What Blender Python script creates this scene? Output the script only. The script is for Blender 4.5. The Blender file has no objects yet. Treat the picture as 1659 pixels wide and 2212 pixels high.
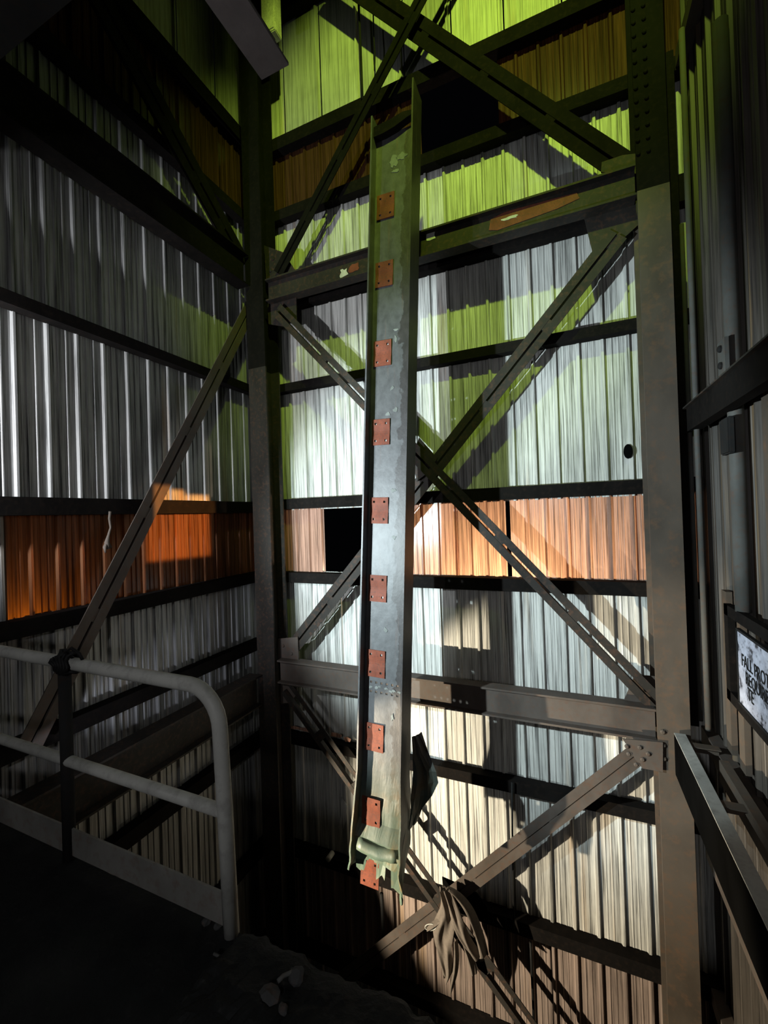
import bpy, bmesh, math, random
from mathutils import Vector, Matrix, noise

random.seed(7)
SC = bpy.context.scene
COL = SC.collection

# ------------------------------------------------------------------ camera
FPX, YAW, PITCH, ROLL = 913.18, 0.408998, 0.0069057, -0.0333881
CAM = Vector((0.0, 0.0, 1.75))
_F = Vector((-math.sin(YAW) * math.cos(PITCH), math.cos(YAW) * math.cos(PITCH), math.sin(PITCH)))
_R0 = Vector((math.cos(YAW), math.sin(YAW), 0))
_U0 = _R0.cross(_F)
_R = math.cos(ROLL) * _R0 + math.sin(ROLL) * _U0
_U = -math.sin(ROLL) * _R0 + math.cos(ROLL) * _U0
cd = bpy.data.cameras.new('camera')
cam = bpy.data.objects.new('camera', cd)
COL.objects.link(cam)
cam.matrix_world = Matrix(((_R.x, _U.x, -_F.x, CAM.x), (_R.y, _U.y, -_F.y, CAM.y), (_R.z, _U.z, -_F.z, CAM.z), (0, 0, 0, 1)))
cd.sensor_fit = 'HORIZONTAL'
cd.sensor_width = 36.0
cd.lens = 36.0 * FPX / 1659.0
cd.clip_start = 0.02
SC.camera = cam

# ------------------------------------------------------------------ world, exposure
SC.view_settings.view_transform = 'Standard'
SC.view_settings.look = 'None'
SC.view_settings.exposure = 0.0
SC.view_settings.gamma = 1.0
SC.view_settings.use_curve_mapping = False
w = bpy.data.worlds.new('night')
SC.world = w
w.use_nodes = True
w.node_tree.nodes['Background'].inputs[0].default_value = (0.35, 0.4, 0.55, 1)
w.node_tree.nodes['Background'].inputs[1].default_value = 0.0016


# ------------------------------------------------------------------ lamps of the tower and added fill lights
def lamp(name, kind, loc, target, power, col, size=0.05, angle=None, blend=0.3):
    d = bpy.data.lights.new(name, kind)
    d.energy = power
    d.color = col
    if kind in ('POINT', 'SPOT'):
        d.shadow_soft_size = size
    if kind == 'SPOT':
        d.spot_size = math.radians(angle)
        d.spot_blend = blend
    o = bpy.data.objects.new(name, d)
    COL.objects.link(o)
    o.location = loc
    if target is not None:
        o.rotation_euler = (Vector(target) - Vector(loc)).to_track_quat('-Z', 'Y').to_euler()
    return o


# cool work lamp standing left on the platform, shining across the shaft
lamp('cool_work_lamp', 'SPOT', (-2.95, 1.0, 1.55), (-0.95, 5.0, 1.5), 1300, (0.80, 0.96, 1.0), 0.03, 82, 0.4)
# added fill light along the left wall, no lamp known there
lamp('side_work_lamp', 'SPOT', (-3.82, 0.1, 2.35), (-4.1, 4.6, 3.0), 560, (0.92, 0.95, 1.0), 0.03, 95, 0.7)
# added bluish fill from under the platform, grazing the left wall
lamp('low_side_lamp', 'SPOT', (-3.35, 1.0, -0.2), (-4.2, 4.3, 0.5), 75, (0.82, 0.86, 1.0), 0.03, 40, 0.5)
# warm work lamp under the platform
lamp('warm_work_lamp', 'SPOT', (-3.92, 1.46, -1.62), (0.2, 5.0, -1.95), 1850, (1.0, 0.86, 0.63), 0.025, 65, 0.25)
# yellow-green discharge lamp high up in the tower
lamp('green_roof_lamp', 'SPOT', (0.0, 0.5, 8.3), (-1.3, 5.0, 6.1), 1150, (0.60, 0.88, 0.09), 0.08, 74, 0.6)
# dim added fill behind the camera for the railing and near walls
lamp('walkway_lamp', 'POINT', (-0.4, -1.6, 2.2), None, 95, (0.97, 0.97, 1.0), 0.12)
# sodium lamps in the yard outside the walls
lamp('yard_sodium_lamp', 'POINT', (-0.75, 5.9, 0.62), None, 260, (1.0, 0.74, 0.5), 0.1)
lamp('yard_sodium_lamp', 'POINT', (-4.42, 2.02, 0.72), None, 9, (1.0, 0.55, 0.16), 0.1)
d_ = lamp('window_sodium_light', 'AREA', (1.0, 2.0, 2.05), (-4.2, 3.62, 1.72), 7, (1.0, 0.42, 0.10))  # added narrow beam inside the right wall, throws the left wall's orange patch
d_.data.shape = 'RECTANGLE'
d_.data.size, d_.data.size_y = 0.85, 0.8
d_.data.spread = math.radians(1)

# ------------------------------------------------------------------ pixel -> point on a real plane of the building
def ray(px, py):
    return _F * FPX + _R * (px - 829.5) - _U * (py - 1106.0)


def PY(px, py, Y):
    r = ray(px, py)
    return CAM + r * ((Y - CAM.y) / r.y)


def PX(px, py, X):
    r = ray(px, py)
    return CAM + r * ((X - CAM.x) / r.x)


def PZ(px, py, Z):
    r = ray(px, py)
    return CAM + r * ((Z - CAM.z) / r.z)


# ------------------------------------------------------------------ materials
def new_mat(name):
    m = bpy.data.materials.new(name)
    m.use_nodes = True
    nt = m.node_tree
    return m, nt, nt.nodes['Principled BSDF']


def nnoise(nt, scale, detail, mapscale, rough=0.6, coord='POS'):
    geo = nt.nodes.new('ShaderNodeNewGeometry') if coord == 'POS' else nt.nodes.new('ShaderNodeTexCoord')
    mp = nt.nodes.new('ShaderNodeMapping')
    mp.inputs['Scale'].default_value = mapscale
    nt.links.new(geo.outputs['Position' if coord == 'POS' else 'Object'], mp.inputs['Vector'])
    n = nt.nodes.new('ShaderNodeTexNoise')
    n.inputs['Scale'].default_value = scale
    n.inputs['Detail'].default_value = detail
    n.inputs['Roughness'].default_value = rough
    nt.links.new(mp.outputs[0], n.inputs['Vector'])
    return n.outputs['Fac']


def ramp(nt, src, stops):
    r = nt.nodes.new('ShaderNodeValToRGB')
    e = r.color_ramp.elements
    e[0].position, e[0].color = stops[0][0], (*stops[0][1], 1)
    e[1].position, e[1].color = stops[-1][0], (*stops[-1][1], 1)
    for p, c in stops[1:-1]:
        x = e.new(p)
        x.color = (*c, 1)
    nt.links.new(src, r.inputs[0])
    return r.outputs[0]


def mixc(nt, fac, a, b, mode='MIX'):
    m = nt.nodes.new('ShaderNodeMix')
    m.data_type = 'RGBA'
    m.blend_type = mode
    for sock, v in ((m.inputs[0], fac), (m.inputs[6], a), (m.inputs[7], b)):
        if hasattr(v, 'links'):
            nt.links.new(v, sock)
        else:
            sock.default_value = v if isinstance(v, (int, float)) else (*v, 1)
    return m.outputs[2]


def bump(nt, src, bsdf, strength, dist=0.01):
    b = nt.nodes.new('ShaderNodeBump')
    b.inputs['Strength'].default_value = strength
    b.inputs['Distance'].default_value = dist
    nt.links.new(src, b.inputs['Height'])
    nt.links.new(b.outputs[0], bsdf.inputs['Normal'])


def g(v):
    return (v, v, v)


def sheet_mat(name, base, gloss, dark=0.12, streak=0.8):
    m, nt, b = new_mat(name)
    fine = nnoise(nt, 1.0, 5, (75, 75, 1.1), 0.65)
    mid = nnoise(nt, 1.0, 5, (16, 16, 0.55), 0.65)
    blotch = nnoise(nt, 1.3, 5, (1, 1, 0.8))
    c = ramp(nt, fine, [(0.33, tuple(x * dark for x in base)), (0.44, tuple(x * 0.7 for x in base)), (0.54, base)])
    c = mixc(nt, streak, c, ramp(nt, mid, [(0.30, g(0.15)), (0.42, g(0.7)), (0.52, g(1.0))]), 'MULTIPLY')
    c = mixc(nt, 0.5, c, ramp(nt, blotch, [(0.3, g(0.5)), (0.55, g(1.0))]), 'MULTIPLY')
    rs = nnoise(nt, 1.0, 3, (4.3, 4.3, 0.22))
    c = mixc(nt, ramp(nt, rs, [(0.62, g(0)), (0.75, g(0.6))]), c, (0.40, 0.25, 0.11))
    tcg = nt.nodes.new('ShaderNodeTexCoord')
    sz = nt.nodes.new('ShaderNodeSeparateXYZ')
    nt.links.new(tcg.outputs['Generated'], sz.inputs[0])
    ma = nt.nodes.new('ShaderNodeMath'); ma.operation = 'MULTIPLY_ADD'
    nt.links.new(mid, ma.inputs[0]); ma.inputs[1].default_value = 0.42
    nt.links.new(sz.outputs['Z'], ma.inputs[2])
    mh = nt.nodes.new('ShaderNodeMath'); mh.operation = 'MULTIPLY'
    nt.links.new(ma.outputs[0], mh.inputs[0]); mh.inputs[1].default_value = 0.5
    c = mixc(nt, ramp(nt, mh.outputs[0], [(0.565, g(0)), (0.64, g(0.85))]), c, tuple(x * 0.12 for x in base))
    oi = nt.nodes.new('ShaderNodeObjectInfo')
    c = mixc(nt, 1.0, c, ramp(nt, oi.outputs['Random'], [(0.0, g(0.72)), (1.0, g(1.0))]), 'MULTIPLY')
    nt.links.new(c, b.inputs['Base Color'])
    b.inputs['Roughness'].default_value = gloss
    b.inputs['Specular IOR Level'].default_value = 0.4
    bump(nt, fine, b, 0.25, 0.004)
    return m


M = {}
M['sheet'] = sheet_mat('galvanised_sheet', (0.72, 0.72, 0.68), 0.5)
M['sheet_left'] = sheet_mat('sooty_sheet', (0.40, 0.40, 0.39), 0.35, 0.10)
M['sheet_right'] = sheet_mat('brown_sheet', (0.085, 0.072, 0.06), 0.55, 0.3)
M['panel'] = sheet_mat('smooth_panel', (0.66, 0.66, 0.60), 0.5, 0.55, 0.4)
M['sheet_brown'] = sheet_mat('mauve_sheet', (0.36, 0.28, 0.24), 0.5, 0.3)


def orange_mat(name, dcol, tcol, tmix):
    m, nt, b = new_mat(name)
    fine = nnoise(nt, 1.0, 6, (60, 60, 1.0), 0.7)
    mid = nnoise(nt, 1.0, 4, (14, 14, 0.5), 0.6)
    k = ramp(nt, fine, [(0.33, g(0.22)), (0.5, g(0.75)), (0.6, g(1.0))])
    k = mixc(nt, 0.7, k, ramp(nt, mid, [(0.32, g(0.35)), (0.55, g(1.0))]), 'MULTIPLY')
    c = mixc(nt, 1.0, k, dcol, 'MULTIPLY')
    c2 = mixc(nt, 1.0, k, tcol, 'MULTIPLY')
    nt.links.new(c, b.inputs['Base Color'])
    b.inputs['Roughness'].default_value = 0.22
    tr = nt.nodes.new('ShaderNodeBsdfTranslucent')
    nt.links.new(c2, tr.inputs['Color'])
    mx = nt.nodes.new('ShaderNodeMixShader')
    mx.inputs[0].default_value = tmix
    nt.links.new(b.outputs[0], mx.inputs[1])
    nt.links.new(tr.outputs[0], mx.inputs[2])
    nt.links.new(mx.outputs[0], nt.nodes['Material Output'].inputs['Surface'])
    return m


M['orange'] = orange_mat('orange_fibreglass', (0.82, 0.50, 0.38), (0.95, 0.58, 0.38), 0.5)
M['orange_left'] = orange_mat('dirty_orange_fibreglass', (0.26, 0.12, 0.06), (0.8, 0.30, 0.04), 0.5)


M['orange_dark'] = orange_mat('sooty_orange_fibreglass', (0.13, 0.062, 0.032), (0.3, 0.1, 0.02), 0.4)  # same orange fibreglass, its dim light put into a darker colour


def steel_mat(name, base, rough=0.6, rust=0.5, rustcol=(0.10, 0.05, 0.03), scale=3.0, spec=0.12):
    m, nt, b = new_mat(name)
    n1 = nnoise(nt, scale, 6, (1, 1, 0.6))
    n2 = nnoise(nt, scale * 7, 4, (1, 1, 1))
    c = ramp(nt, n1, [(0.3, tuple(x * 0.6 for x in base)), (0.62, base)])
    c = mixc(nt, ramp(nt, n2, [(0.5, g(0)), (0.75, g(rust))]), c, rustcol)
    nt.links.new(c, b.inputs['Base Color'])
    b.inputs['Roughness'].default_value = rough
    b.inputs['Specular IOR Level'].default_value = spec
    bump(nt, n2, b, 0.2, 0.004)
    return m


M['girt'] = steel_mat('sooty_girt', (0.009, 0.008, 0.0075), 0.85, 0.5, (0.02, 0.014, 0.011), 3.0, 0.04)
M['steel'] = steel_mat('brown_steel', (0.090, 0.075, 0.065), 0.62)
M['brace'] = steel_mat('brace_steel', (0.030, 0.027, 0.024), 0.6)
M['column'] = steel_mat('column_steel', (0.088, 0.072, 0.058), 0.55, 0.6, (0.13, 0.075, 0.045), 2.0)
M['soot'] = steel_mat('sooty_column', (0.008, 0.0075, 0.007), 0.85, 0.4, (0.018, 0.013, 0.01), 3.0, 0.04)  # near-black colour in place of the shade on the upper steel
M['dark'] = steel_mat('black_steel', (0.02, 0.02, 0.02), 0.85, 0.5, (0.03, 0.02, 0.015), 3.0, 0.04)
M['conduit'] = steel_mat('dull_conduit', (0.085, 0.085, 0.08), 0.6)
M['rail'] = steel_mat('grey_pipe', (0.40, 0.40, 0.37), 0.45, 0.35, (0.06, 0.055, 0.05), 2.5)
M['toe'] = steel_mat('toe_plate', (0.17, 0.165, 0.15), 0.7)
M['cable'] = steel_mat('black_rubber', (0.012, 0.012, 0.012), 0.6, 0.0)
M['overhead'] = steel_mat('dusty_beam', (0.16, 0.145, 0.145), 0.8, 0.3, (0.07, 0.06, 0.06), 4.0)
M['plaster'] = steel_mat('pale_box', (0.75, 0.73, 0.64), 0.7, 0.7, (0.2, 0.19, 0.15), 9.0)
M['rag'] = steel_mat('grey_cloth', (0.16, 0.135, 0.115), 0.9, 0.4, (0.05, 0.045, 0.04), 6.0, 0.1)
M['rock'] = steel_mat('dusty_rock', (0.05, 0.05, 0.05), 0.9)
M['orangepaint'] = steel_mat('orange_primer', (0.17, 0.05, 0.03), 0.6, 0.8, (0.06, 0.035, 0.028), 9.0)
M['whitepaint'] = steel_mat('white_splash', (0.55, 0.55, 0.5), 0.7, 0.3)
M['black'] = steel_mat('soot_black', (0.004, 0.004, 0.004), 0.95, 0.0, spec=0.0)  # also colours the hole disc and the shadow behind the rag

# floor: oily deck with grit
m, nt, b = new_mat('oily_deck')
n1 = nnoise(nt, 2.2, 7, (1, 1, 1))
n2 = nnoise(nt, 40, 4, (1, 1, 1))
c = ramp(nt, n1, [(0.35, (0.004, 0.0045, 0.005)), (0.62, (0.012, 0.0125, 0.012))])
c = mixc(nt, ramp(nt, n2, [(0.6, g(0)), (0.75, g(0.5))]), c, (0.03, 0.029, 0.027))
nt.links.new(c, b.inputs['Base Color'])
b.inputs['Roughness'].default_value = 0.7
bump(nt, n2, b, 0.6, 0.01)
b.inputs['Specular IOR Level'].default_value = 0.1
M['deck'] = m

# hanging column paint: grey-blue paint, flaked off to dark steel on the right, rust low down
m, nt, b = new_mat('flaking_grey_paint')
tc = nt.nodes.new('ShaderNodeTexCoord')
sx = nt.nodes.new('ShaderNodeSeparateXYZ')
nt.links.new(tc.outputs['Object'], sx.inputs[0])
n1 = nnoise(nt, 3.2, 7, (1, 1, 1.0), 0.65, 'OBJ')
n2 = nnoise(nt, 14, 6, (1, 1, 0.7), 0.6, 'OBJ')
n3 = nnoise(nt, 1.0, 5, (22, 22, 1.2), 0.6, 'OBJ')
add = nt.nodes.new('ShaderNodeMath'); add.operation = 'MULTIPLY_ADD'
nt.links.new(n1, add.inputs[0]); add.inputs[1].default_value = 0.34
nt.links.new(sx.outputs['X'], add.inputs[2])
edge = ramp(nt, add.outputs[0], [(0.262, g(0)), (0.272, g(1))])
paint = ramp(nt, n2, [(0.3, (0.04, 0.04, 0.042)), (0.6, (0.068, 0.069, 0.072))])
bare = ramp(nt, n2, [(0.3, (0.016, 0.014, 0.014)), (0.7, (0.034, 0.030, 0.03))])
c = mixc(nt, edge, paint, bare)
c = mixc(nt, ramp(nt, n3, [(0.6, g(0)), (0.72, g(0.5))]), c, (0.09, 0.06, 0.05))
# green-yellow glow of the torn foot, painted into its colour
foot = nt.nodes.new('ShaderNodeMapRange')
nt.links.new(sx.outputs['Z'], foot.inputs[0])
foot.inputs[1].default_value = 1.2; foot.inputs[2].default_value = 0.15
foot.inputs[3].default_value = 0.0; foot.inputs[4].default_value = 0.85
foot_glow = ramp(nt, n1, [(0.35, (0.06, 0.115, 0.09)), (0.5, (0.10, 0.14, 0.10)), (0.62, (0.17, 0.13, 0.06))])
c = mixc(nt, foot.outputs[0], c, foot_glow)
nt.links.new(c, b.inputs['Base Color'])
b.inputs['Roughness'].default_value = 0.5
bump(nt, n2, b, 0.35, 0.008)
M['hang'] = m

# sign face: pale, worn, dirty
m, nt, b = new_mat('worn_sign_face')
n1 = nnoise(nt, 9, 7, (1, 1, 1), 0.7)
n2 = nnoise(nt, 30, 4, (1, 1, 1), 0.6)
c = ramp(nt, n1, [(0.40, (0.03, 0.03, 0.04)), (0.47, (0.32, 0.33, 0.40)), (0.7, (0.5, 0.52, 0.62))])
c = mixc(nt, ramp(nt, n2, [(0.58, g(0)), (0.66, g(0.6))]), c, (0.08, 0.08, 0.09))
nt.links.new(c, b.inputs['Base Color'])
b.inputs['Roughness'].default_value = 0.5
M['sign'] = m


# ------------------------------------------------------------------ mesh helpers
def link(name, me, mat, parent=None, loc=(0, 0, 0)):
    o = bpy.data.objects.new(name, me)
    COL.objects.link(o)
    if mat is not None and len(me.materials) == 0:
        me.materials.append(M[mat])
    if parent is not None:
        o.parent = parent
        o.location = Vector(loc) - world_loc(parent)
    else:
        o.location = loc
    return o


def world_loc(o):
    v = Vector(o.location)
    while o.parent is not None:
        o = o.parent
        v = v + Vector(o.location)
    return v


def thing(name, label, cat, loc, group=None):
    o = bpy.data.objects.new(name, None)
    COL.objects.link(o)
    o.empty_display_size = 0.1
    o.location = loc
    tag(o, label, cat, group)
    return o


def tag(o, label, cat, group=None):
    o['label'] = label
    o['category'] = cat
    if group:
        o['group'] = group
    return o


def struct(name, loc=(0, 0, 0), label=None):
    o = bpy.data.objects.new(name, None)
    COL.objects.link(o)
    o.location = loc
    o['kind'] = 'structure'
    if label:
        o['label'] = label
    return o


def mesh(name, verts, faces, smooth=False):
    me = bpy.data.meshes.new(name)
    me.from_pydata([tuple(v) for v in verts], [], faces)
    me.validate()
    bm = bmesh.new()
    bm.from_mesh(me)
    bmesh.ops.recalc_face_normals(bm, faces=bm.faces)
    bm.to_mesh(me)
    bm.free()
    if smooth:
        for p in me.polygons:
            p.use_smooth = True
    return me


def extrude(name, profs, A, B, up, mat, parent=None):
    """closed profiles (side, up) swept from A to B; origin at A"""
    A, B = Vector(A), Vector(B)
    t = (B - A).normalized()
    s = t.cross(Vector(up)).normalized()
    u = s.cross(t)
    L = (B - A)
    vs, fs = [], []
    for pr in profs:
        n = len(pr)
        k = len(vs)
        vs += [s * a + u * b_ for a, b_ in pr] + [L + s * a + u * b_ for a, b_ in pr]
        fs += [(k + i, k + (i + 1) % n, k + n + (i + 1) % n, k + n + i) for i in range(n)]
        fs += [tuple(range(k + n - 1, k - 1, -1)), tuple(range(k + n, k + 2 * n))]
    return link(name, mesh(name, vs, fs), mat, parent, A)


def rect(a0, a1, b0, b1):
    return [(a0, b0), (a1, b0), (a1, b1), (a0, b1)]


def box(name, lo, hi, mat, parent=None, bevel=0.0):
    lo, hi = Vector(lo), Vector(hi)
    bm = bmesh.new()
    bmesh.ops.create_cube(bm, size=1.0)
    d = hi - lo
    for v in bm.verts:
        v.co = Vector(((v.co.x + 0.5) * d.x, (v.co.y + 0.5) * d.y, (v.co.z + 0.5) * d.z))
    if bevel:
        bmesh.ops.bevel(bm, geom=bm.edges[:], offset=bevel, segments=2, affect='EDGES')
    me = bpy.data.meshes.new(name)
    bm.to_mesh(me)
    bm.free()
    return link(name, me, mat, parent, lo)


def I_prof(wd, h, tf, tw):
    """I section: wd flange width (side), h total (up)"""
    a, b_ = wd / 2, h / 2
    return [(-a, -b_), (a, -b_), (a, -b_ + tf), (tw / 2, -b_ + tf), (tw / 2, b_ - tf), (a, b_ - tf), (a, b_), (-a, b_),
            (-a, b_ - tf), (-tw / 2, b_ - tf), (-tw / 2, -b_ + tf), (-a, -b_ + tf)]


def C_prof(h, d, t):
    """channel: back at up=0, lips to up=-d, height h along side"""
    a = h / 2
    return [(-a, 0), (a, 0), (a, -d), (a - t, -d), (a - t, -t), (-a + t, -t), (-a + t, -d), (-a, -d)]


def L_prof(sign, gap, wdt, t):
    p = [(gap, 0), (gap + wdt, 0), (gap + wdt, -t), (gap + t, -t), (gap + t, -wdt), (gap, -wdt)]
    return [(sign * a, b_) for a, b_ in p]


def tube(name, pts, r, mat, parent=None, seg=12, jitter=0.0):
    pts = [Vector(p) for p in pts]
    rs = r if isinstance(r, (list, tuple)) else [r] * len(pts)
    vs, fs = [], []
    n0 = None
    for i, p in enumerate(pts):
        t = (pts[min(i + 1, len(pts) - 1)] - pts[max(i - 1, 0)]).normalized()
        if n0 is None:
            n0 = t.orthogonal().normalized()
        n0 = (n0 - t * n0.dot(t)).normalized()
        b_ = t.cross(n0)
        for k in range(seg):
            a = 2 * math.pi * k / seg
            rr = rs[i] * (1 + jitter * (random.random() - 0.5))
            vs.append(p - pts[0] + n0 * math.cos(a) * rr + b_ * math.sin(a) * rr)
    for i in range(len(pts) - 1):
        for k in range(seg):
            fs.append((i * seg + k, i * seg + (k + 1) % seg, (i + 1) * seg + (k + 1) % seg, (i + 1) * seg + k))
    fs.append(tuple(range(seg - 1, -1, -1)))
    n = (len(pts) - 1) * seg
    fs.append(tuple(range(n, n + seg)))
    return link(name, mesh(name, vs, fs, True), mat, parent, pts[0])


def plate(name, pts, normal, t, mat, parent=None):
    """flat polygon of thickness t"""
    pts = [Vector(p) for p in pts]
    n = Vector(normal).normalized() * t
    k = len(pts)
    o = pts[0]
    vs = [p - o for p in pts] + [p - o - n for p in pts]
    fs = [tuple(range(k)), tuple(range(2 * k - 1, k - 1, -1))] + [(i, (i + 1) % k, k + (i + 1) % k, k + i) for i in range(k)]
    return link(name, mesh(name, vs, fs), mat, parent, o)


_bolt = {}


def bolt(p, normal, r, mat, parent):
    key = (tuple(normal), r, mat)
    if key not in _bolt:
        n = Vector(normal).normalized()
        s = n.orthogonal().normalized()
        u = n.cross(s)
        vs, fs = [], []
        for lv, (rr, h) in enumerate(((r, 0), (r, r * 0.45), (r * 0.6, r * 0.8))):
            vs += [s * math.cos(a) * rr + u * math.sin(a) * rr + n * h for a in [2 * math.pi * i / 8 for i in range(8)]]
        for lv in range(2):
            fs += [(lv * 8 + i, lv * 8 + (i + 1) % 8, lv * 8 + 8 + (i + 1) % 8, lv * 8 + 8 + i) for i in range(8)]
        fs.append(tuple(range(16, 24)))
        _bolt[key] = mesh('bolt', vs, fs)
    return link('bolt', _bolt[key], mat, parent, p)


# ------------------------------------------------------------------ the setting: sheeted walls
XL, YB, XR = -4.2, 5.0, 1.2


def sheet_profile(width, nrib, depth, flat=False, minor=0.005, half=0.024):
    """polyline (a, d) across one sheet, ribs pressed into the room (d > 0)"""
    pit = width / nrib
    out = [(0.0, 0.0)]
    for k in range(nrib):
        c0 = k * pit
        cr = c0 + pit - 0.028
        for q in ((0.33, 0.66) if not flat else ()):
            x = c0 + q * (pit - 0.05)
            out += [(x - 0.009, 0), (x - 0.004, minor), (x + 0.004, minor), (x + 0.009, 0)]
        out += [(cr - half, 0), (cr - half * 0.5, depth), (cr + half * 0.5, depth), (cr + half, 0)]
    out.append((width + 0.012, -0.001))
    return out


_sheet = {}


def sheet(parent, wall, a0, width, z0, z1, mat, nrib=3, depth=0.032, flat=False, off=0.0):
    key = (wall, round(width, 3), round(z1 - z0, 3), nrib, flat, mat)
    if key not in _sheet:
        pr = sheet_profile(width, nrib, depth, flat, 0.011 if wall == 'L' else 0.005, 0.017 if wall == 'L' else 0.024)
        h = z1 - z0
        vs, fs = [], []
        for a, d in pr:
            for z in (0, h):
                vs.append({'B': (a, -d, z), 'L': (d, a, z), 'R': (-d, a, z)}[wall])
        for i in range(len(pr) - 1):
            fs.append((2 * i, 2 * i + 2, 2 * i + 3, 2 * i + 1))
        me = bpy.data.meshes.new('sheet')
        me.from_pydata(vs, [], fs)
        me.materials.append(M[mat])
        _sheet[key] = me
    loc = {'B': (a0, YB + off, z0), 'L': (XL - off, a0, z0), 'R': (XR + off, a0, z0)}[wall]
    o = link('sheet', _sheet[key], None, parent, loc)
    k = random.uniform(-0.0025, 0.0025)
    o.rotation_euler = (k, 0, 0) if wall == 'B' else (0, k, 0)
    return o


RW = 0.696
wall_back = struct('wall_back', (-1.5, YB, -5.6), 'back wall of ribbed steel sheets with orange translucent bands')
ROWS = [(-5.6, -4.2), (-4.2, -2.84), (-2.84, -1.28), (-1.28, 0.97), (1.9, 3.6), (3.6, 6.0)]
for z0, z1 in ROWS:
    for k in range(8):
        sheet(wall_back, 'B', -4.27 + k * RW + 0.05, RW, z0 - 0.04, z1 + 0.03, 'sheet_brown' if z0 == -4.2 else 'sheet', off=random.uniform(0, 0.006))
for k in range(9):
    if k != 2:
        nm = sheet(wall_back, 'B', -4.32 + 0.62 * k, 0.62 if k != 5 else 0.56, 0.93, 1.95, 'orange', off=0.002 * (k % 2))
for k in range(12):
    if k not in (6, 7):
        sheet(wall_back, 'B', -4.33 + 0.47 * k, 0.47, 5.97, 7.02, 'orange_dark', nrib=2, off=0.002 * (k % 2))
for z0, z1 in ((7.0, 8.85), (8.8, 10.6), (10.55, 12.2)):
    for k in range(9):
        sheet(wall_back, 'B', -4.1 + 0.605 * k, 0.577, z0, z1, 'panel', nrib=1, flat=True, off=random.uniform(0, 0.008))

wall_left = struct('wall_left', (XL, 1.5, -5.6), 'left wall of sooty ribbed steel sheets with an orange band')
LW = 0.744
for z0, z1 in ((-5.6, -4.2), (-4.2, -2.84), (-2.84, -1.28), (-1.28, 0.97), (1.9, 3.65), (3.65, 6.05)):
    for k in range(9):
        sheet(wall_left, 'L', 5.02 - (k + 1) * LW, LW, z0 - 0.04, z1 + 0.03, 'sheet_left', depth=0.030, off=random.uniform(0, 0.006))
for k in range(5):
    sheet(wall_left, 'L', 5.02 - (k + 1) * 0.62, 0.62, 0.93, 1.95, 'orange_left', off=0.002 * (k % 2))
for k in range(5):   # steel again beside the translucent band
    sheet(wall_left, 'L', 1.92 - (k + 1) * LW, LW, 0.93, 1.95, 'sheet_left')
for z0, z1 in ((6.0, 7.3), (7.25, 9.0), (8.95, 10.6), (10.55, 12.2)):
    for k in range(11):
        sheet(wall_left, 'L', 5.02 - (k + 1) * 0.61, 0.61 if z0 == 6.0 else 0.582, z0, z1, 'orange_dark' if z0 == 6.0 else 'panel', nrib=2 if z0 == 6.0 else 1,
              flat=z0 > 6.5, off=random.uniform(0, 0.006))

wall_right = struct('wall_right', (XR, 3.0, -5.6), 'right wall of dark brown ribbed sheets')
for z0, z1 in ((-5.6, -2.84), (-2.84, -0.3), (-0.3, 2.5), (2.5, 6.0), (6.0, 9.2), (9.2, 12.2)):
    for k in range(8):
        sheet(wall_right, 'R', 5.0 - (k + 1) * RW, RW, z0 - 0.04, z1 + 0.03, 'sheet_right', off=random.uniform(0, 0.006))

# girts (horizontal rails that carry the sheets)
for zc, h in ((-4.2, .14), (-2.87, .15), (-1.32, .13), (0.925, .14), (1.945, .14), (3.565, .11), (4.78, .26), (5.98, .14), (6.98, .17), (8.85, .2), (10.6, .16)):  # the one behind the upper beam is added to block light under it
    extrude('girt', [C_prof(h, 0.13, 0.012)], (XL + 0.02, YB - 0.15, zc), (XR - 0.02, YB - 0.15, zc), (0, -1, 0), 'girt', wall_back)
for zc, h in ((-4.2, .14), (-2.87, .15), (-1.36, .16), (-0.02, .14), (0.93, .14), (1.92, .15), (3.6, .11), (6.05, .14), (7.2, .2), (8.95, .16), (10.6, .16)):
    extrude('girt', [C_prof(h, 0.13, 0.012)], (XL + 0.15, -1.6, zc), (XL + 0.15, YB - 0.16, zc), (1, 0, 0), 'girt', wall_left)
for zc, h in ((-2.87, .15), (-1.5, .14), (-0.42, .16), (6.0, .14), (8.9, .16)):
    extrude('girt', [C_prof(h, 0.1, 0.012)], (XR - 0.11, YB - 0.16, zc), (XR - 0.11, -0.5, zc), (-1, 0, 0), 'steel', wall_right)

# roof and platform floor
ceil = box('ceiling', (XL - 0.1, -3.2, 12.2), (XR + 0.1, YB + 0.1, 12.3), 'dark')
ceil['kind'] = 'structure'
floor = struct('floor', (-1.5, 0, -0.09), 'dark oily platform floor')
YE = 1.40
nx, ny = 60, 40
x0, x1, y0f = XL + 0.02, XR - 0.16, -3.0
vs, fs = [], []
for j in range(ny + 1):
    for i in range(nx + 1):
        x = x0 + (x1 - x0) * i / nx
        f = j / ny
        y = y0f + (YE - y0f) * (1 - (1 - f) ** 1.6)
        z = 0.012 * noise.noise(Vector((x * 2.1, y * 2.1, 0))) + 0.008 * noise.noise(Vector((x * 9, y * 9, 3)))
        vs.append((x + 1.5, y, z + 0.09 - 0.012))
for j in range(ny):
    for i in range(nx):
        a = j * (nx + 1) + i
        fs.append((a, a + 1, a + nx + 2, a + nx + 1))
link('deck', mesh('deck', vs, fs, True), 'deck', floor, (-1.5, 0, -0.09))
box('deck_slab', (x0, y0f, -0.09), (x1, YE, -0.03), 'dark', floor)

ud = struct('upper_platform', (-1.5, 0, 4.42), 'underside of the platform overhead')
box('deck_slab', (XL + 0.02, -3.0, 4.42), (XR - 0.02, 1.36, 4.52), 'dark', ud)
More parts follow.
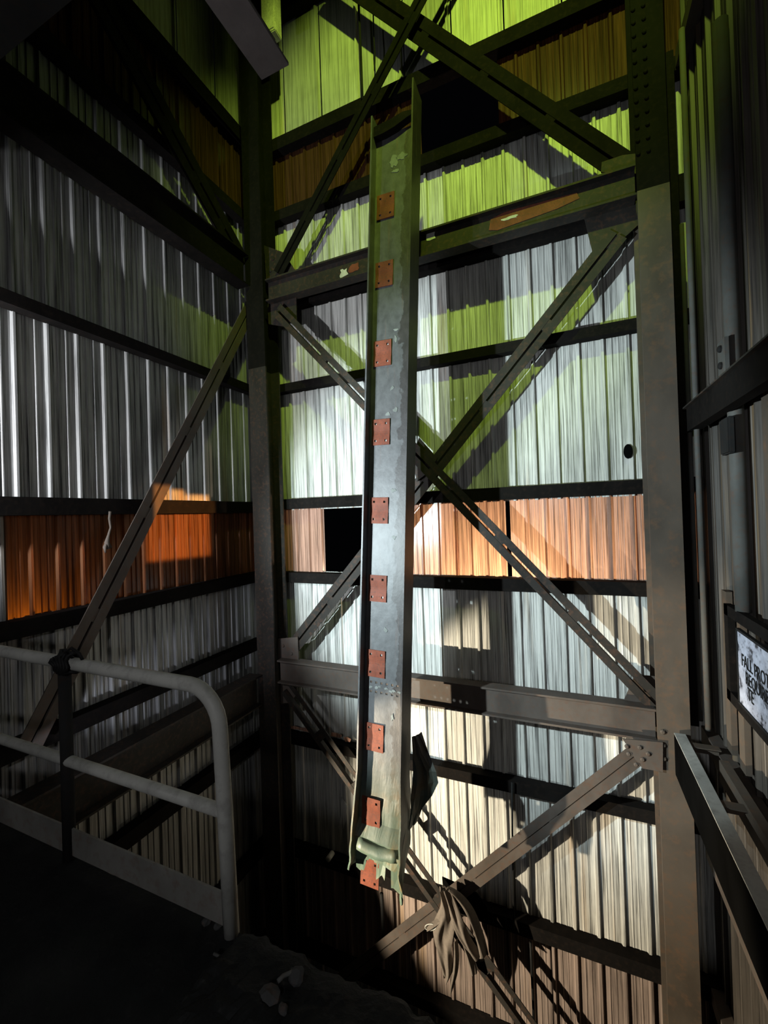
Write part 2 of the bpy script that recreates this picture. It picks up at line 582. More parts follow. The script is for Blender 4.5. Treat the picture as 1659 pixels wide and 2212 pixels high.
# ------------------------------------------------------------------ columns
def h_column(name, label, x, y, wd, dp, z0, z1, mat, group=None, t=None):
    t = t or thing(name, label, 'column', (x, y, z0), group)
    tf, tw = 0.022, 0.016
    for nm, lo, hi in (('flange', (x - wd / 2, y - dp / 2, z0), (x + wd / 2, y - dp / 2 + tf, z1)),
                       ('flange', (x - wd / 2, y + dp / 2 - tf, z0), (x + wd / 2, y + dp / 2, z1)),
                       ('web', (x - tw / 2, y - dp / 2 + tf, z0), (x + tw / 2, y + dp / 2 - tf, z1))):
        box(nm, lo, hi, mat, t)
    return t


colL = h_column('corner_column', 'tall dark steel column in the corner between left and back walls', -3.70, 4.62, 0.28, 0.3, -5.5, 3.75, 'brace')
h_column('corner_column', '', -3.70, 4.62, 0.28, 0.3, 3.75, 12.1, 'soot', t=colL)  # upper length of the same column, coloured as if in shade
colR = h_column('corner_column', 'brown steel column on the right, beside the orange sliver of wall', 0.805, 4.62, 0.25, 0.3, -5.5, 4.62, 'column')
h_column('corner_column', '', 0.805, 4.62, 0.25, 0.3, 4.62, 12.1, 'soot', t=colR)  # shade on the column top put into a darker material
# rivet column on upper right
for i in range(16):
    bolt((0.70, 4.468, 4.95 + i * 0.12), (0, -1, 0), 0.018, 'soot', colR)
    bolt((0.78, 4.468, 4.95 + i * 0.12), (0, -1, 0), 0.018, 'soot', colR)
for z in (-0.28, -0.4, -0.52):
    bolt((0.72, 4.468, z), (0, -1, 0), 0.022, 'column', colR)


# ------------------------------------------------------------------ beams
def i_beam(name, label, A, B, wd, h, mat, group=None, end_gap=0.0):
    """wide-flange beam with horizontal flanges, web facing the room"""
    A, B = Vector(A), Vector(B)
    t = thing(name, label, 'beam', A, group)
    extrude('flange', [rect(-wd / 2, wd / 2, h / 2 - 0.02, h / 2)], A, B, (0, 0, 1), mat, t)
    extrude('flange', [rect(-wd / 2, wd / 2, -h / 2, -h / 2 + 0.02)], A, B, (0, 0, 1), mat, t)
    extrude('web', [rect(-0.008, 0.008, -h / 2 + 0.02, h / 2 - 0.02)], A, B, (0, 0, 1), mat, t)
    return t


bU = i_beam('steel_beam', 'upper horizontal steel beam on the back wall with an orange primer patch', (-3.55, 4.58, 4.76), (0.68, 4.58, 4.76), 0.15, 0.29, 'brace')
bL = i_beam('steel_beam', 'lower horizontal brown beam crossing the back wall behind the column', (-3.55, 4.58, -0.255), (0.68, 4.58, -0.255), 0.15, 0.30, 'steel')
bLU = i_beam('steel_beam', 'deep dark upper beam along the left wall', (-3.86, -1.5, 5.05), (-3.86, 4.45, 5.05), 0.2, 0.42, 'girt')
bLL = i_beam('steel_beam', 'lower dark beam along the left wall behind the handrail', (-3.86, -1.5, -0.5), (-3.86, 4.45, -0.5), 0.2, 0.4, 'brace')


def patch(parent, pts, mat, name='paint_patch', n=(0, -1, 0), t=0.004):
    return plate(name, pts, n, t, mat, parent)


def blob(px0, py0, px1, py1, Y, wob, n=14):
    """ragged outline between two pixels, on plane Y"""
    a, b_ = PY(px0, py0, Y), PY(px1, py1, Y)
    c, ax = (a + b_) / 2, (b_ - a) / 2
    out = []
    for i in range(n):
        th = 2 * math.pi * i / n
        k = 1 + wob * (random.random() - 0.5) * 2
        ca, sa = math.cos(th), math.sin(th)
        sq = 1 / max(abs(ca), abs(sa)) ** 0.7
        out.append(c + Vector((ax.x * ca * k * sq, 0, abs(ax.z) * sa * k * sq)))
    return out


web_y = 4.567
bUw = [c for c in bU.children if c.name.startswith('web')][0]
patch(bUw, [PY(x, y, web_y) for x, y in ((1056, 497), (1060, 474), (1090, 458), (1140, 444), (1200, 428), (1246, 416), (1252, 428), (1205, 450), (1150, 470), (1100, 488), (1075, 497))], 'orangepaint')
patch(bUw, blob(1085, 478, 1118, 462, web_y - 0.003, 0.35), 'whitepaint', 'paint_splash')
patch(bUw, blob(920, 520, 942, 492, web_y, 0.4), 'whitepaint', 'paint_splash')
patch(bUw, blob(752, 590, 776, 566, web_y, 0.25), 'orangepaint')
patch(bUw, blob(735, 600, 750, 580, web_y, 0.3), 'whitepaint', 'paint_splash')


# ------------------------------------------------------------------ diagonal braces
def brace(label, A, B, normal, wdt, gap, mat, group, stitches=3):
    A, B = Vector(A), Vector(B)
    t = thing('diagonal_brace', label, 'brace', A, group)
    for sg in (1, -1):
        extrude('angle', [L_prof(sg, gap, wdt, 0.010)], A, B, normal, mat, t)
    d = (B - A).normalized()
    nrm = Vector(normal)
    for i in range(stitches):
        p = A + (B - A) * ((i + 1) / (stitches + 1))
        extrude('spacer', [rect(-gap, gap, -0.05, -0.004)], p - d * 0.06, p + d * 0.06, normal, mat, t)
    return t


Yf, Yr = 4.54, 4.64
gB = 'cross braces of the back wall'
N = (0, -1, 0)
m1 = brace('long brace falling from upper left to lower right through the middle cross', PY(597, 668, Yf), PY(1420, 1523, Yf), N, 0.075, 0.014, 'brace', gB, 5)
m2 = brace('brace rising from lower left to the upper right beam through the middle cross', PY(622, 1412, Yr), PY(1335, 505, Yr), N, 0.085, 0.012, 'brace', gB, 5)
u1 = brace('dark upper brace rising steeply from the upper beam past the green panels', PY(600, 590, Yf), PY(975, -130, Yf), N, 0.07, 0.012, 'soot', gB, 4)
u2 = brace('dark upper brace falling from the top to the right end of upper beam', PY(700, -75, Yr), PY(1350, 362, Yr), N, 0.115, 0.014, 'girt', gB, 4)
l1 = brace('lower brace falling from left column to the rag and the bottom edge', PY(618, 1487, Yf), PY(1160, 2245, Yf), N, 0.06, 0.05, 'brace', gB, 5)
l2 = brace('lit brown brace rising from the bottom to the riveted gusset at right', PY(735, 2122, Yr), PY(1400, 1612, Yr), N, 0.085, 0.006, 'steel', gB, 3)

XBl = -3.945
brace('grey brace slanting down the left wall across the orange band', PX(538, 672, XBl), PX(62, 1618, XBl), (1, 0, 0), 0.085, 0.012, 'steel', 'braces of the left wall', 4)
brace('dark brace on the left wall above the deep beam', PX(205, -30, XBl + 0.05), PX(528, 572, XBl + 0.05), (1, 0, 0), 0.13, 0.02, 'girt', 'braces of the left wall', 4)


def gusset(label, pxs, Y, mat, bolts=(), group='gusset plates at the brace ends'):
    pts = [PY(x, y, Y) for x, y in pxs]
    c = sum(pts, Vector()) / len(pts)
    t = thing('gusset_plate', label, 'plate', c, group)
    pl = plate('plate', pts, N, 0.014, mat, t)
    for x, y in bolts:
        bolt(PY(x, y, Y), N, 0.02, mat, pl)
    return t


gusset('brown gusset plate with bolts where the lit brace meets right column', [(1345, 1596), (1432, 1604), (1432, 1668), (1388, 1660), (1372, 1640)], 4.44, 'steel',
       [(1358, 1628), (1382, 1614), (1400, 1628), (1388, 1640), (1374, 1651), (1354, 1612)])
gusset('gusset plate above the right end of the lower beam', [(1372, 1458), (1427, 1462), (1430, 1532), (1345, 1520)], 4.63, 'steel', [(1395, 1490), (1412, 1505)])
gusset('gusset plate above the left end of the lower beam', [(601, 1380), (643, 1376), (645, 1430), (601, 1430)], 4.61, 'steel', [(612, 1395), (630, 1412)])
gusset('gusset plate below the left end of the lower beam', [(606, 1478), (642, 1484), (640, 1502), (625, 1518), (607, 1520)], 4.61, 'steel')
gusset('black gusset plate above the left end of upper beam', [(570, 530), (612, 545), (640, 588), (575, 610)], 4.61, 'brace', [(590, 560), (605, 580), (585, 585)])
gusset('black gusset plate below the left end of upper beam', [(578, 655), (640, 640), (640, 690), (612, 705), (580, 700)], 4.61, 'brace')
gusset('black gusset plate above the right end of upper beam', [(1298, 372), (1300, 350), (1345, 335), (1385, 330), (1385, 375)], 4.61, 'brace')
gusset('black gusset plate below the right end of upper beam', [(1262, 470), (1385, 430), (1385, 480), (1330, 530), (1280, 545)], 4.66, 'brace')
gusset('gusset plate at the middle cross of the braces', [(905, 945), (945, 990), (925, 1020), (900, 1040), (890, 990)], 4.60, 'brace')
gusset('dark round-cornered gusset plate behind the rag', [(955, 1895), (1000, 1915), (1030, 1930), (1052, 1960), (1055, 1990), (1000, 1975), (960, 1960)], 4.72, 'black')

# ------------------------------------------------------------------ the damaged hanging column
T = PY(857, 212, 4.02)
Bm = PY(823, 1895, 3.62)
ax = (T - Bm)
HL = ax.length
hang = thing('hanging_column', 'torn grey steel column with orange cleat plates hanging before the back wall', 'column', Bm)
tz = ax.normalized()
ty = (Vector((0, 1, 0)) - tz * tz.y).normalized()
tx = ty.cross(tz)
hang.matrix_world = Matrix(((tx.x, ty.x, tz.x, Bm.x), (tx.y, ty.y, tz.y, Bm.y), (tx.z, ty.z, tz.z, Bm.z), (0, 0, 0, 1)))
WW, FD = 0.45, 0.25          # web width, flange depth


def hz(py):                  # local height on the axis for a pixel row (perspective along the tilted axis)
    lo, hi = 0.0, HL
    for _ in range(40):
        mid = (lo + hi) / 2
        P = Bm + tz * mid
        d = P - CAM
        y = 1106 - FPX * d.dot(_U) / d.dot(_F)
        if y > py:
            lo = mid
        else:
            hi = mid
    return (lo + hi) / 2


def part_of(t, name):
    return [c for c in t.children if c.name.split('.')[0] == name][0]


def child(name, me, mat, parent, loc=(0, 0, 0)):
    o = bpy.data.objects.new(name, me)
    COL.objects.link(o)
    if len(me.materials) == 0:
        me.materials.append(M[mat])
    o.parent = parent
    o.location = loc
    return o


plates_py = [443, 590, 762, 933, 1103, 1272, 1435, 1595, 1757, 1893]
plates_h = [hz(y) for y in plates_py]
plate_x = -WW / 2 + 0.135
HW = 0.011                   # half size of a bolt hole
xh = (plate_x - 0.055, plate_x + 0.055)
holes = []
for h in plates_h[:8]:
    for x in xh:
        for dz in (-0.085, 0.085):
            holes.append((x, h + dz))
hh = hz(1487)
for r_, dz in ((0, 0.045), (1, -0.045)):
    for i in range(6):
        holes.append((-0.14 + i * 0.055, hh + dz))
web_top = hz(286)
# web: grid cut at every hole, with the hole cells left out
xs = sorted(set([-WW / 2, WW / 2] + [x + s * HW for x, _ in holes for s in (-1, 1)] + [-0.2, -0.1, 0.0, 0.1, 0.2]))
zs = sorted(set([web_top] + [z + s * HW for _, z in holes for s in (-1, 1)] + [web_top * i / 60 for i in range(0, 60)]))


def dent(x, z):
    """bulge and buckling of the torn foot (local y offset, x scale)"""
    k = max(0.0, 1 - z / 1.1)
    y = 0.05 * k * noise.noise(Vector((x * 4, z * 3.3, 1.0))) + 0.02 * k * noise.noise(Vector((x * 11, z * 9, 4)))
    y -= 0.09 * math.exp(-((z - 0.33) / 0.07) ** 2) * (1 if z > 0.26 else 0.4)
    y += 0.004 * noise.noise(Vector((x * 5, z * 2, 9)))
    return y


def foot_x(x, z):
    k = max(0.0, 1 - z / 1.0)
    return x * (1 + 0.10 * math.sin(k * 2.6) + 0.05 * k * noise.noise(Vector((0, z * 5, 2)))) - 0.02 * k


idx, vs, fs = {}, [], []


def vid(i, j):
    if (i, j) not in idx:
        idx[(i, j)] = len(vs)
        x, z = xs[i], zs[j]
        if z < 0.12:
            z = z - 0.09 * noise.noise(Vector((x * 13, 0.3, 7))) - 0.05 * (x > 0.1)
        vs.append((foot_x(x, z), dent(x, z), z))
    return idx[(i, j)]


for i in range(len(xs) - 1):
    for j in range(len(zs) - 1):
        cx, cz = (xs[i] + xs[i + 1]) / 2, (zs[j] + zs[j + 1]) / 2
        if any(abs(cx - hx) < HW and abs(cz - hz_) < HW for hx, hz_ in holes):
            continue
        if zs[j] < 0.10 and noise.noise(Vector((cx * 16, 2.0, 0))) > 0.12:
            continue
        fs.append((vid(i, j), vid(i + 1, j), vid(i + 1, j + 1), vid(i, j + 1)))
me = mesh('web', vs, fs)
web = child('web', me, 'hang', hang)
sm = web.modifiers.new('thick', 'SOLIDIFY')
sm.thickness = 0.012
# flanges
for sg in (-1, 1):
    vs, fs = [], []
    nz = 70
    top = HL + (0.0 if sg > 0 else -0.22)
    bot = -0.16 if sg > 0 else 0.06
    for j in range(nz + 1):
        z = bot + (top - bot) * (j / nz) ** 1.4
        k = max(0.0, 1 - max(z, 0) / 1.0)
        for i in range(5):
            v = -FD / 2 + FD * i / 4
            x = foot_x(sg * WW / 2, max(z, 0)) + sg * k * k * 0.05 * noise.noise(Vector((v * 5, z * 4, sg)))
            if z < 0.25 and sg > 0:
                v = v * max(0.08, (z + 0.16) / 0.41)
            y = v + k * 0.05 * noise.noise(Vector((2, z * 4, v * 3)))
            if sg < 0 and z < 0.45:
                x -= 0.06 * (0.45 - z) / 0.4 * (1 if i < 2 else 0.3) * (0.6 + 0.8 * noise.noise(Vector((z * 9, v * 7, 0))))
            vs.append((x, y, z))
    for j in range(nz):
        for i in range(4):
            a = j * 5 + i
            fs.append((a, a + 1, a + 6, a + 5))
    fl = child('flange', mesh('flange', vs, fs), 'hang', hang)
    s2 = fl.modifiers.new('thick', 'SOLIDIFY')
    s2.thickness = 0.016
# orange cleat plates with four bolt holes
pm = None
for n_, h in enumerate(plates_h):
    if pm is None:
        gx = [-0.095, -0.055 - HW, -0.055 + HW, 0.055 - HW, 0.055 + HW, 0.095]
        gz = [-0.128, -0.085 - HW, -0.085 + HW, -0.01, 0.01, 0.085 - HW, 0.085 + HW, 0.128]
        vs = [(x, 0.0 if k not in (3, 4) else 0.006, z) for k, z in enumerate(gz) for x in gx]
        fs = []
        for j in range(len(gz) - 1):
            for i in range(len(gx) - 1):
                if i in (1, 3) and j in (1, 5):
                    continue
                a = j * 6 + i
                fs.append((a, a + 1, a + 7, a + 6))
        pm = mesh('cleat_plate', vs, fs)
    pl = child('cleat_plate', pm, 'orangepaint', hang, (foot_x(plate_x, h), -0.022 + dent(plate_x, h) * 1.0 - 0.004, h))
    s3 = pl.modifiers.new('thick', 'SOLIDIFY')
    s3.thickness = 0.010
    if n_ in (0, 1):
        pl['label'] = 'rusty orange plate near the top of the column'
# white scar, hole-row splash, fallen timber on the top of the web
def lblob(cx, cz, rx, rz, y, wob, n=16):
    return [(cx + rx * math.cos(2 * math.pi * i / n) * (1 + wob * random.uniform(-1, 1)), y, cz + rz * math.sin(2 * math.pi * i / n) * (1 + wob * random.uniform(-1, 1))) for i in range(n)]


def lplate(name, pts, t, mat):
    k = len(pts)
    vs = list(pts) + [(x, y + t, z) for x, y, z in pts]
    fs = [tuple(range(k)), tuple(range(2 * k - 1, k - 1, -1))] + [(i, (i + 1) % k, k + (i + 1) % k, k + i) for i in range(k)]
    return child(name, mesh(name, vs, fs), mat, web if name == 'paint_scrape' else hang)


M['scar'] = steel_mat('pale_scrape', (0.17, 0.18, 0.17), 0.6, 0.5, (0.1, 0.105, 0.1), 14)
for px, py, rx, rz in ((846, 350, .05, .10), (862, 345, .05, .06), (850, 372, .04, .03)):
    lplate('paint_scrape', lblob(0.01 + (px - 850) / 190, hz(py), rx, rz * 0.6, -0.016, 0.35), 0.003, 'scar')
for i in range(7):
    lplate('paint_scrape', lblob(-0.14 + i * 0.05 + random.uniform(-.01, .01), hh + random.uniform(-.02, .02), 0.02, 0.012, -0.016, 0.5, 9), 0.003, 'scar')
for py, x in ((715, 0.05), (735, 0.045), (840, 0.02), (888, 0.06), (895, -0.02), (1060, 0.05), (1160, 0.07), (1360, 0.0), (1545, 0.09)):
    lplate('paint_scrape', lblob(x, hz(py), random.uniform(.012, .03), random.uniform(.012, .04), -0.016, 0.5, 9), 0.003, 'scar')
tm = []
for (x, z) in ((-0.215, -0.05), (-0.1, -0.045), (0.02, -0.02), (0.16, 0.03), (0.19, 0.035), (0.2, 0.085), (0.1, 0.1), (-0.02, 0.075), (-0.21, 0.055)):
    tm.append((x, -0.09, hz(287) + z))
lplate('fallen_batten', tm, 0.07, 'girt')
# crumpled flap torn out behind the right flange
vs, fs = [], []
fl_rows = [(1590, 0.02, 0.05), (1630, 0.05, 0.12), (1665, 0.06, 0.20), (1690, 0.05, 0.22), (1720, 0.03, 0.17), (1755, 0.0, 0.08), (1790, -0.01, 0.03)]
for j, (py, a, b_) in enumerate(fl_rows):
    for i in range(6):
        t_ = i / 5
        x = WW / 2 + 0.02 + a * 0.3 + (b_) * t_
        y = 0.10 + 0.12 * t_ + 0.05 * noise.noise(Vector((i * 1.3, j * 1.1, 5)))
        vs.append((x, y, hz(py) + 0.03 * noise.noise(Vector((i, j * 2, 1)))))
for j in range(len(fl_rows) - 1):
    for i in range(5):
        a = j * 6 + i
        fs.append((a, a + 1, a + 7, a + 6))
fp = child('torn_flap', mesh('torn_flap', vs, fs), 'hang', hang)
fp.modifiers.new('thick', 'SOLIDIFY').thickness = 0.006
# folded lip across the foot
vs, fs = [], []
for j, (z, y) in enumerate(((0.38, -0.03), (0.35, -0.075), (0.31, -0.10), (0.275, -0.095), (0.25, -0.06))):
    for i in range(9):
        x = -0.17 + 0.36 * i / 8
        vs.append((foot_x(x, z), y + 0.02 * noise.noise(Vector((i * .9, j, 3))) - 0.03, z + 0.03 * math.sin(i / 8 * 3.1) * -1 + 0.01 * noise.noise(Vector((i, 0, 8)))))
for j in range(4):
    for i in range(8):
        a = j * 9 + i
        fs.append((a, a + 1, a + 10, a + 9))
lp = child('folded_lip', mesh('folded_lip', vs, fs, True), 'hang', hang)
lp.modifiers.new('thick', 'SOLIDIFY').thickness = 0.008

# ------------------------------------------------------------------ handrail on the platform edge
YRl = 1.37
hr = thing('handrail', 'grey pipe handrail with bent end on the left platform edge', 'railing', (-1.37, YRl, 0.0))
pts = [(-4.1, YRl, 1.025), (-3.4, YRl, 1.03), (-2.6, YRl, 1.03), (-1.56, YRl, 1.03)]
for i in range(1, 9):
    a = i / 8 * math.pi / 2
    pts.append((-1.56 + 0.17 * math.sin(a), YRl, 1.03 - 0.17 * (1 - math.cos(a))))
pts += [(-1.375, YRl, 0.5), (-1.36, YRl, 0.005)]
tube('top_rail', pts, 0.032, 'rail', hr, 16)
tube('mid_rail', [(-4.1, YRl, 0.515), (-2.5, YRl, 0.515), (-1.39, YRl, 0.512)], 0.027, 'rail', hr, 14)
tube('post', [(-2.46, YRl, 0.0), (-2.46, YRl, 1.0)], 0.030, 'dark', hr, 14)
box('toe_board', (-4.1, YRl - 0.004, 0.025), (-1.40, YRl + 0.006, 0.165), 'toe', hr)
# wire lashed round the top rail
wl = []
for i in range(90):
    a = i / 90 * 2 * math.pi * 6
    wl.append((-2.50 + 0.14 * (i / 90) + 0.02 * math.sin(i * 1.7), YRl + 0.046 * math.cos(a), 1.03 + 0.05 * math.sin(a) + 0.012 * math.sin(i * 0.9)))
wl += [(-2.40, YRl - 0.03, 1.1), (-2.36, YRl - 0.02, 1.12), (-2.31, YRl - 0.01, 1.09), (-2.3, YRl, 1.05)]
tag(tube('lashing_wire', wl, 0.009, 'cable', None, 6), 'black wire lashed around the handrail in front of the left brace', 'wire')

# ------------------------------------------------------------------ frame of the missing walkway and fittings at right
bx, bz = 0.80, -0.27
A_ = Vector((bx, 4.44, bz)); B_ = Vector((bx, 0.6, bz))
wf = thing('walkway_beam', 'black channel beam running toward the viewer from the right column', 'beam', A_)
extrude('channel', [C_prof(0.36, 0.075, 0.012)], Vector((bx, 4.44, bz - 0.18)), Vector((bx, 0.6, bz - 0.18)), (-1, 0, 0), 'black', wf)
extrude('top_plate', [rect(-0.085, 0.0, 0.0, 0.008)], Vector((bx, 4.44, bz + 0.001)), Vector((bx, 0.6, bz + 0.001)), (0, 0, 1), 'rail', wf)  # paler colour stands for the light along the top
for i, y in enumerate((4.33, 3.55, 2.6)):
    t = thing('cross_member', ['angle iron cross member at the foot of the right column', 'second angle iron cross member between walkway beam and right wall',
                               'third angle iron cross member nearest the viewer at right'][i], 'beam', (bx + 0.01, y, bz - 0.03), 'walkway cross members')
    extrude('angle', [L_prof(1, 0.0, 0.075, 0.010)], (bx + 0.08, y, bz - 0.002), (XR - 0.11, y, bz - 0.002), (0, 0, 1), 'column', t)
tw_ = thing('wall_channel', 'brown channel fixed along the right wall beside the walkway gap', 'beam', (1.03, 4.0, -0.42))
extrude('channel', [C_prof(0.17, 0.06, 0.010)], (1.02, 4.05, -0.33), (1.02, 0.6, -0.33), (-1, 0, 0), 'column', tw_)
tr_ = thing('wall_beam', 'black beam climbing along the right wall above the sign', 'beam', (1.0, 4.5, 2.55))
extrude('channel', [C_prof(0.2, 0.09, 0.012)], (1.0, 4.52, 2.50), (1.0, 0.6, 2.50), (-1, 0, 0), 'girt', tr_)
extrude('ledge', [rect(-0.03, 0.03, 0, 0.012)], (1.0, 4.52, 2.60), (1.0, 0.6, 2.60), (0, 0, 1), 'brace', tr_)

# vertical conduit with bolted strap, angle posts
cdt = thing('conduit', 'grey vertical conduit with bolted strap on the right wall', 'pipe', (1.12, 3.75, 0.4))
tube('pipe', [(1.12, 3.75, 0.98), (1.12, 3.755, 2.4), (1.12, 3.76, 5.2)], 0.048, 'conduit', cdt, 14)
strap = box('strap', (1.05, 3.68, 2.68), (1.075, 3.83, 2.92), 'conduit', cdt)
for z in (2.74, 2.86):
    bolt((1.05, 3.755, z), (-1, 0, 0), 0.026, 'dark', strap)
box('clamp', (1.045, 3.66, 2.10), (1.09, 3.84, 2.36), 'dark', cdt, 0.01)
for i, (x, y, z0, z1, lab) in enumerate(((1.04, 4.62, -0.2, 4.3, 'thin pale vertical pipe just right of the right column'),
                                        (1.055, 4.45, -0.2, 5.9, 'thin vertical pipe in the corner of right and back walls'))):
    tag(tube('pipe', [(x, y, z0), (x, y, z1)], 0.018 + 0.006 * i, 'conduit', None, 10), lab, 'pipe', 'pipes in the right corner')
ep = thing('corner_post', 'narrow black post between right column and right wall', 'post', (1.0, 4.72, -0.3))
extrude('angle', [L_prof(1, 0, 0.07, 0.01)], (0.98, 4.72, -0.3), (0.98, 4.72, 6.0), (0, -1, 0), 'girt', ep)
for i, (y, z0, z1) in enumerate(((4.2, -0.24, 1.05), (3.92, -0.24, 2.4), (3.3, -0.24, 2.4))):
    t = thing('wall_post', ['narrow brown batten on the right wall next to the corner pipes', 'brown batten behind the left edge of the sign', 'brown batten under the sign near the picture edge'][i],
              'batten', (XR - 0.08, y, z0), 'battens on the right wall')
    extrude('angle', [rect(-0.055, 0.055, -0.02, 0.02)], (XR - 0.05, y, z0), (XR - 0.05, y, z1), (-1, 0, 0), 'column', t)

# sign
sgX = 1.06
SY0, SZ0, SZ1, SY1 = PX(1592, 1360, sgX).y, PX(1612, 1532, sgX).z, PX(1592, 1360, sgX).z, 2.55
sign = thing('warning_sign', 'worn pale sign reading FALL PROTECTION REQUIRED on the right wall', 'sign', (sgX, SY0, SZ0))
board = box('board', (sgX, SY1, SZ0), (sgX + 0.012, SY0, SZ1), 'sign', sign)
for lo, hi in (((sgX - 0.006, SY1, SZ1 - 0.004), (sgX + 0.018, SY0 + 0.006, SZ1 + 0.012)), ((sgX - 0.006, SY1, SZ0 - 0.012), (sgX + 0.018, SY0 + 0.006, SZ0 + 0.004)),
               ((sgX - 0.006, SY0 - 0.004, SZ0), (sgX + 0.018, SY0 + 0.01, SZ1))):
    box('frame_strip', lo, hi, 'dark', sign)
H = SZ1 - SZ0
for txt, zf, sz, yo in (('FALL PROTECTION', 0.56, 0.235, 0.07), ('REQUIRED', 0.36, 0.235, 0.13), ('TE', 0.17, 0.235, 0.16)):
    cu = bpy.data.curves.new('lettering', 'FONT')
    cu.body = txt
    cu.size = sz * H
    cu.extrude = 0.0015
    cu.space_character = 0.95
    tmp = bpy.data.objects.new('tmp', cu)
    COL.objects.link(tmp)
    bpy.context.view_layer.update()
    me = bpy.data.meshes.new_from_object(tmp.evaluated_get(bpy.context.evaluated_depsgraph_get()))
    bpy.data.objects.remove(tmp)
    me.materials.clear()
    me.materials.append(M['cable'])
    o = bpy.data.objects.new('lettering', me)
    COL.objects.link(o)
    o.parent = board
    o.matrix_local = Matrix(((0, 0, -1, -0.002), (-0.78, 0, 0, SY0 - SY1 - yo), (0, 1, 0, zf * H), (0, 0, 0, 1)))
    o['label'] = 'black worn lettering'
# beam carrying the sign
t = thing('sign_rail', 'dark rail carrying the lower edge of the sign', 'rail', (1.09, SY0 + 0.3, SZ0 - 0.1))
box('bar', (1.075, 0.8, SZ0 - 0.10), (1.12, SY0 + 0.32, SZ0 - 0.02), 'girt', t)
box('bar', (1.075, SY0 + 0.24, SZ0 - 0.1), (1.12, SY0 + 0.32, SZ1 + 0.12), 'girt', t)
box('bar', (1.075, 0.8, SZ1 + 0.04), (1.12, SY0 + 0.32, SZ1 + 0.12), 'girt', t)

# ------------------------------------------------------------------ overhead beam end and pale box at the top
t = thing('overhead_beam', 'dusty grey beam end jutting in overhead at the top of the picture', 'beam', (-1.0, 1.36, 3.5))
extrude('flange', [rect(-0.065, 0.065, 0, 0.012)], (-0.995, 1.365, 3.5), (-0.995, -1.5, 3.5), (0, 0, 1), 'overhead', t)
extrude('web', [rect(-0.006, 0.006, 0.012, 0.13)], (-0.995, 1.365, 3.5), (-0.995, -1.5, 3.5), (0, 0, 1), 'overhead', t)
jb = thing('junction_box', 'pale stained box beside the left column at the top edge', 'box', PY(590, 80, 4.4))
c0 = PY(590, 85, 4.4)
box('case', (c0.x - 0.115, 4.32, c0.z), (c0.x + 0.095, 4.46, c0.z + 0.75), 'plaster', jb, 0.01)
box('cover', (c0.x - 0.095, 4.308, c0.z + 0.03), (c0.x + 0.075, 4.32, c0.z + 0.72), 'plaster', jb)

# ------------------------------------------------------------------ rag caught on the lower cross
rag = thing('cloth_rag', 'torn grey rag tangled around the crossing of the lower braces', 'cloth', PY(985, 1935, 4.46))


def strip(pxs, Y, widths, fold, seed, name):
    vs, fs = [], []
    ns = 9
    for j, ((x, y), wd) in enumerate(zip(pxs, widths)):
        c = PY(x, y, Y)
        for i in range(ns):
            u = i / (ns - 1) - 0.5
            vs.append(c + Vector((u * wd, -fold * math.sin(u * 9 + seed + j * 0.7) - fold * 0.5 * math.sin(u * 21 + seed * 2 - j) - 0.06 * math.cos(u * 3.1), 0.02 * noise.noise(Vector((i, j, seed))))))
    o = vs[0].copy()
    vs = [v - o for v in vs]
    for j in range(len(pxs) - 1):
        for i in range(ns - 1):
            a = j * ns + i
            fs.append((a, a + 1, a + ns + 1, a + ns))
    ob = link(name, mesh(name, vs, fs, True), 'rag', rag, o)
    ob.modifiers.new('thick', 'SOLIDIFY').thickness = 0.006
    ob.modifiers.new('smooth', 'SUBSURF').levels = 1
    ob.modifiers['smooth'].render_levels = 2
    return ob


strip([(955, 1915), (962, 1940), (968, 1965), (962, 1990), (955, 2015), (958, 2040), (965, 2075), (968, 2100), (966, 2112)], 4.46,
      [.07, .11, .16, .24, .26, .19, .15, .11, .05], 0.035, 1.0, 'cloth_lobe')
strip([(965, 1912), (978, 1945), (988, 1980), (998, 2010), (1012, 2040), (1030, 2062)], 4.43, [.08, .12, .15, .15, .12, .1], 0.03, 3.0, 'cloth_lobe')
strip([(962, 1908), (985, 1925), (1008, 1955), (1025, 1990), (1038, 2030), (1045, 2058)], 4.45, [.07, .1, .1, .09, .1, .12], 0.025, 5.0, 'cloth_lobe')
strip([(985, 2020), (988, 2060), (985, 2095), (978, 2120), (975, 2138)], 4.45, [.04, .06, .05, .04, .015], 0.012, 2.0, 'cloth_tail')
strip([(925, 2000), (940, 1990), (955, 1980)], 4.47, [.06, .07, .06], 0.02, 0.0, 'cloth_tail')
strip([(1000, 2020), (1012, 2050), (1022, 2085), (1024, 2098)], 4.47, [.08, .1, .09, .08], 0.012, 1.6, 'cloth_tail')
tag(tube('wire_loop', [PY(930 + 12 * math.cos(a / 2), 2003 + 7 * math.sin(a / 2), 4.42) for a in range(0, 12)], 0.006, 'rail', None, 6),
    'small wire loop sticking out left of the rag', 'wire')

# ------------------------------------------------------------------ cables and wall bits
def cable(pxs, Y, r, label, mat='cable', cat='cable', group=None):
    return tag(tube('cable', [PY(x, y, Y) for x, y in pxs], r, mat, None, 8), label, cat, group)


